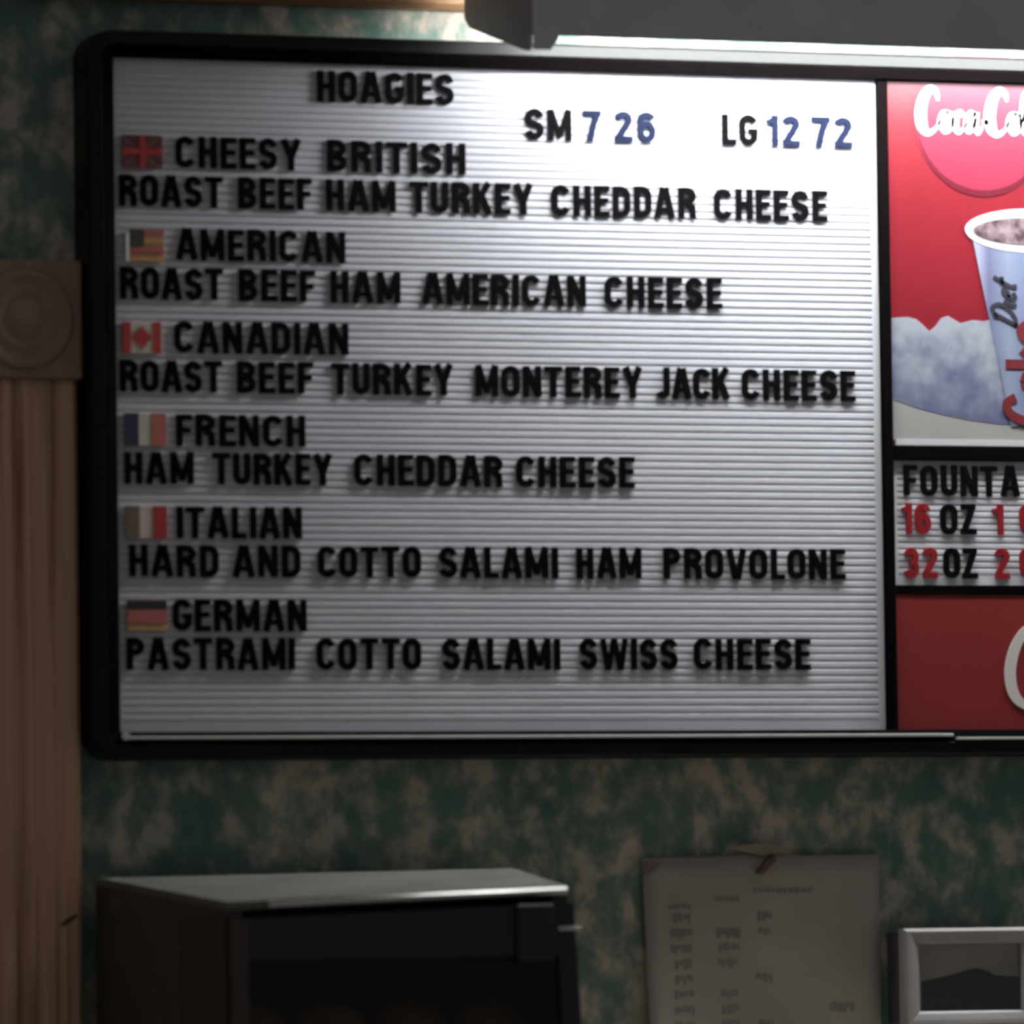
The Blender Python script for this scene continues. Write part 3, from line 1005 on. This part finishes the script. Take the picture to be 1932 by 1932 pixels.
bpy.data.objects.remove(door)
dquad(.0, .045, dz0, dz1l, dz1l, yA, yB, 'door_stile', MAT['case'])
dquad(.945, 1.0, dz0, dz1r, dz1r, yA, yB, 'door_stile', MAT['case_black'])
dquad(.0455, .9445, dz1l-.030, dz1l, dz1r, yA, yB, 'door_rail', MAT['case_black'])
dquad(.0455, .9445, dz0, dz0+.03, dz0+.03, yA, yB, 'door_rail', MAT['case_black'])
gm = mat('smoked_glass', (.020, .018, .015), 0.12)
gb = gm.node_tree.nodes['Principled BSDF']
gb.inputs['Alpha'].default_value = 0.35
dquad(.0455, .9445, dz0+.0302, dz1l-.0302, dz1l-.0302, -.297, -.294, 'glass_pane', gm)
hz = at(1060, 1752, -.302).z
MB().box(FR.x-.0135, FR.x+.0045, -.3045, -.3010, hz-.0014, hz+.0014, .0006).build('door_catch', MAT['steel'], case)
MB().box(FR.x-.046, FR.x-.016, -.3050, -.3008, hz-.024, hz+.018, .002).build('door_handle', MAT['case_black'], case)
for dx in (.03, .24):
    for dy in (-.25, -.03):
        MB().tube((FL.x+dx, dy, CT+.0002), (FL.x+dx, dy, CT+.0040), .012, 12).build('foot', MAT['case_black'], case)
# buns on the rack inside the case
for k in range(4):
    bx = FL.x+.050+k*.064
    b = MB()
    prf = [(.0001, 0), (.026, 0), (.030, .006), (.030, .014), (.026, .026), (.017, .034), (.0001, .037)]
    n = 20
    vs = [(bx+r*math.cos(2*math.pi*i/n), -.18+r*math.sin(2*math.pi*i/n), zs+.0042+zz) for r, zz in prf for i in range(n)]
    fs = [(j*n+i, j*n+(i+1) % n, (j+1)*n+(i+1) % n, (j+1)*n+i) for j in range(len(prf)-1) for i in range(n)]
    tag(b.add(vs, fs, True).build('bun', MAT['bun']), ORD[k]+' toasted bun from the left on the rack inside the warming case', 'bun', 'buns in the warming case')

# ---------------------------------------------------------------- paper note
note = empty('paper_note', (at(1436, 1900, WALL).x, WALL-.002, at(1436, 1900, WALL).z-.12))
tag(note, 'aged sheet of paper with faint handwriting pinned to the wall', 'note')
NX, NZ = 18, 14


def note_pt(u, v):
    """u across, v down the sheet; the lower left corner curls off the wall"""
    top = V(at(1212, 1619, WALL-.004)).lerp(V(at(1659, 1612, WALL-.004)), u)
    z = top.z-v*.215
    x = top.x+v*.215*(.022*(1-u)-.004)
    curl = .010*max(0, (1-u)-.35)**2*(v**1.3)*2.4+.0025*math.sin(u*math.pi)*(1-v)**4
    bump = .0065*math.exp(-((u-.50)/.075)**2)*math.exp(-(v/.05))
    return V((x, WALL-.0030-curl-.001*math.sin(u*7)*v*.5, z+bump))


vs = [note_pt(i/NX, j/NZ) for j in range(NZ+1) for i in range(NX+1)]
vs += [p+V((0, .0004, 0)) for p in vs]
N1 = (NX+1)*(NZ+1)
fs = []
for j in range(NZ):
    for i in range(NX):
        a = j*(NX+1)+i
        fs.append((a, a+NX+1, a+NX+2, a+1))
        fs.append((a+N1, a+1+N1, a+NX+2+N1, a+NX+1+N1))
bd = [i for i in range(NX+1)]+[j*(NX+1)+NX for j in range(1, NZ+1)]+[NZ*(NX+1)+i for i in range(NX-1, -1, -1)]+[j*(NX+1) for j in range(NZ-1, 0, -1)]
for k in range(len(bd)):
    a, b_ = bd[k], bd[(k+1) % len(bd)]
    fs.append((a, b_, b_+N1, a+N1))
orient(MB().add(vs, fs, True).build('sheet', MAT['paper'], note))
wr = MB()


def mark(u0, v0, u1, v1):
    a, b, c, d = note_pt(u0, v1), note_pt(u1, v1), note_pt(u1, v0), note_pt(u0, v0)
    o = V((0, -.00035, 0))
    o2 = V((0, -.0001, 0))
    wr.add([a+o, b+o, c+o, d+o, a+o2, b+o2, c+o2, d+o2],
           [(0, 1, 2, 3), (7, 6, 5, 4), (0, 4, 5, 1), (1, 5, 6, 2), (2, 6, 7, 3), (3, 7, 4, 0)])


# rows of faint, unreadable handwriting: heading strokes, then columns of short strokes
for u0, u1, v in ((.46, .70, .118), (.30, .40, .145), (.10, .20, .170)):
    u = u0
    while u < u1:
        wd = random.uniform(.012, .026)
        mark(u, v+random.uniform(-.004, .004), u+wd, v+.014+random.uniform(0, .006))
        u += wd+random.uniform(.003, .008)
for r in range(14):
    v = .205+r*.056
    for c0, c1, pr_ in ((.10, .19, .7), (.30, .39, .75), (.46, .53, .5), (.62, .69, .25), (.78, .88, .2)):
        if random.random() < pr_:
            u = c0+random.uniform(0, .02)
            while u < c1:
                wd = random.uniform(.008, .020)
                mark(u, v+random.uniform(-.004, .004), min(u+wd, .97), v+.020+random.uniform(0, .018))
                u += wd+random.uniform(.001, .006)
tag(wr.build('handwriting', MAT['pencil'], note), 'faint rows of unreadable handwriting', kind='stuff')
pt = note_pt(.505, 0.0)
tp = MB().poly(ccw([(pt.x-.030, pt.z-.001), (pt.x-.002, pt.z-.006), (pt.x+.024, pt.z-.003), (pt.x+.004, pt.z+.0045), (pt.x-.024, pt.z+.0022)]), WALL-.0086, WALL-.0080)
orient(tp.build('tape_strip', MAT['tape'], note))
pp = note_pt(.505, .035)
orient(MB().poly(ccw([(pp.x-.008, pp.z-.009), (pp.x-.003, pp.z-.0095), (pp.x+.008, pp.z+.001), (pp.x+.007, pp.z+.0055), (pp.x+.001, pp.z+.002)]),
                 pp.y-.0065, pp.y-.0008).build('pin', MAT['rust'], note))
p2 = note_pt(.03, .02)
orient(MB().poly(ccw([(p2.x-.006, p2.z-.009), (p2.x+.004, p2.z-.005), (p2.x+.009, p2.z+.001), (p2.x-.004, p2.z+.002)]), p2.y-.0012, p2.y-.0006).build('stained_corner', MAT['stain'], note))

# ---------------------------------------------------------------- white-framed picture
FYF = -.012                                  # front of the picture
a = at(1706, 1752, FYF)
c = at(1931, 1907, FYF)
px0, px1 = a.x, a.x+.128
pz1 = a.z
pz0 = pz1-.098
pic = empty('framed_picture', ((px0+px1)/2, WALL, pz0))
tag(pic, 'small white-framed picture with dark glass on the wall beside the note', 'picture')
ix0, ix1 = at(1737, 1800, FYF).x, at(1929, 1800, FYF).x
iz1, iz0 = at(1840, 1780, FYF).z, at(1840, 1907, FYF).z
px1 = ix1+(ix0-px0)
pz0 = iz0-(pz1-iz1)
MB().box(px0+.003, px1-.003, FYF+.012, WALL-.0005, pz0+.003, pz1-.003).build('case_back', MAT['dark_side'], pic)
fw, fh = ix0-px0, pz1-iz1
prf = [(0, FYF+.0110), (0, FYF+.0035), (.12, FYF+.0020), (.30, FYF+.0012), (.55, FYF+.0003), (.80, FYF), (.94, FYF+.0012), (1.0, FYF+.0040), (1.0, FYF+.0115)]
vs = []
for t, y in prf:
    e = .0012*t
    for cx, cz in ((ix1+t*fw, iz0-t*fh), (ix1+t*fw, iz1+t*fh), (ix0-t*fw, iz1+t*fh), (ix0-t*fw, iz0-t*fh)):
        vs.append((cx, y, cz))
fs = [(k*4+i, k*4+(i+1) % 4, ((k+1) % len(prf))*4+(i+1) % 4, ((k+1) % len(prf))*4+i) for k in range(len(prf)) for i in range(4)]
orient(MB().add(vs, fs).build('picture_moulding', MAT['white_frame'], pic))
pm = MB().box(ix0+.0001, ix1-.0001, FYF+.0075, FYF+.0110, iz0+.0001, iz1-.0001).build('picture_print', mottled('picture_sky', (.45, .44, .36), (.60, .55, .46), 20, .3), pic)
dome_px = [(1738, 1852), (1765, 1846), (1800, 1838), (1825, 1830), (1845, 1827), (1862, 1832), (1878, 1840), (1900, 1842), (1929, 1842), (1929, 1907), (1738, 1907)]
hp_ = [(at(x, y, FYF+.007).x, at(x, y, FYF+.007).z) for x, y in dome_px]
hp_ = [(min(max(x, ix0+.0002), ix1-.0002), min(max(z, iz0+.0002), iz1)) for x, z in hp_]
MB().poly(ccw(hp_), FYF+.0068, FYF+.0074).build('reflected_dome', mat('dome_reflection', (.018, .024, .022), .3), pic)  # reflection of a dark dome in the glass, painted as a flat shape
MB().box(ix0+.0001, ix1-.0001, FYF+.0045, FYF+.0060, iz0+.0001, iz1-.0001).build('glass_pane', glass_mat('picture_glass', (.95, .95, .95), .03), pic)
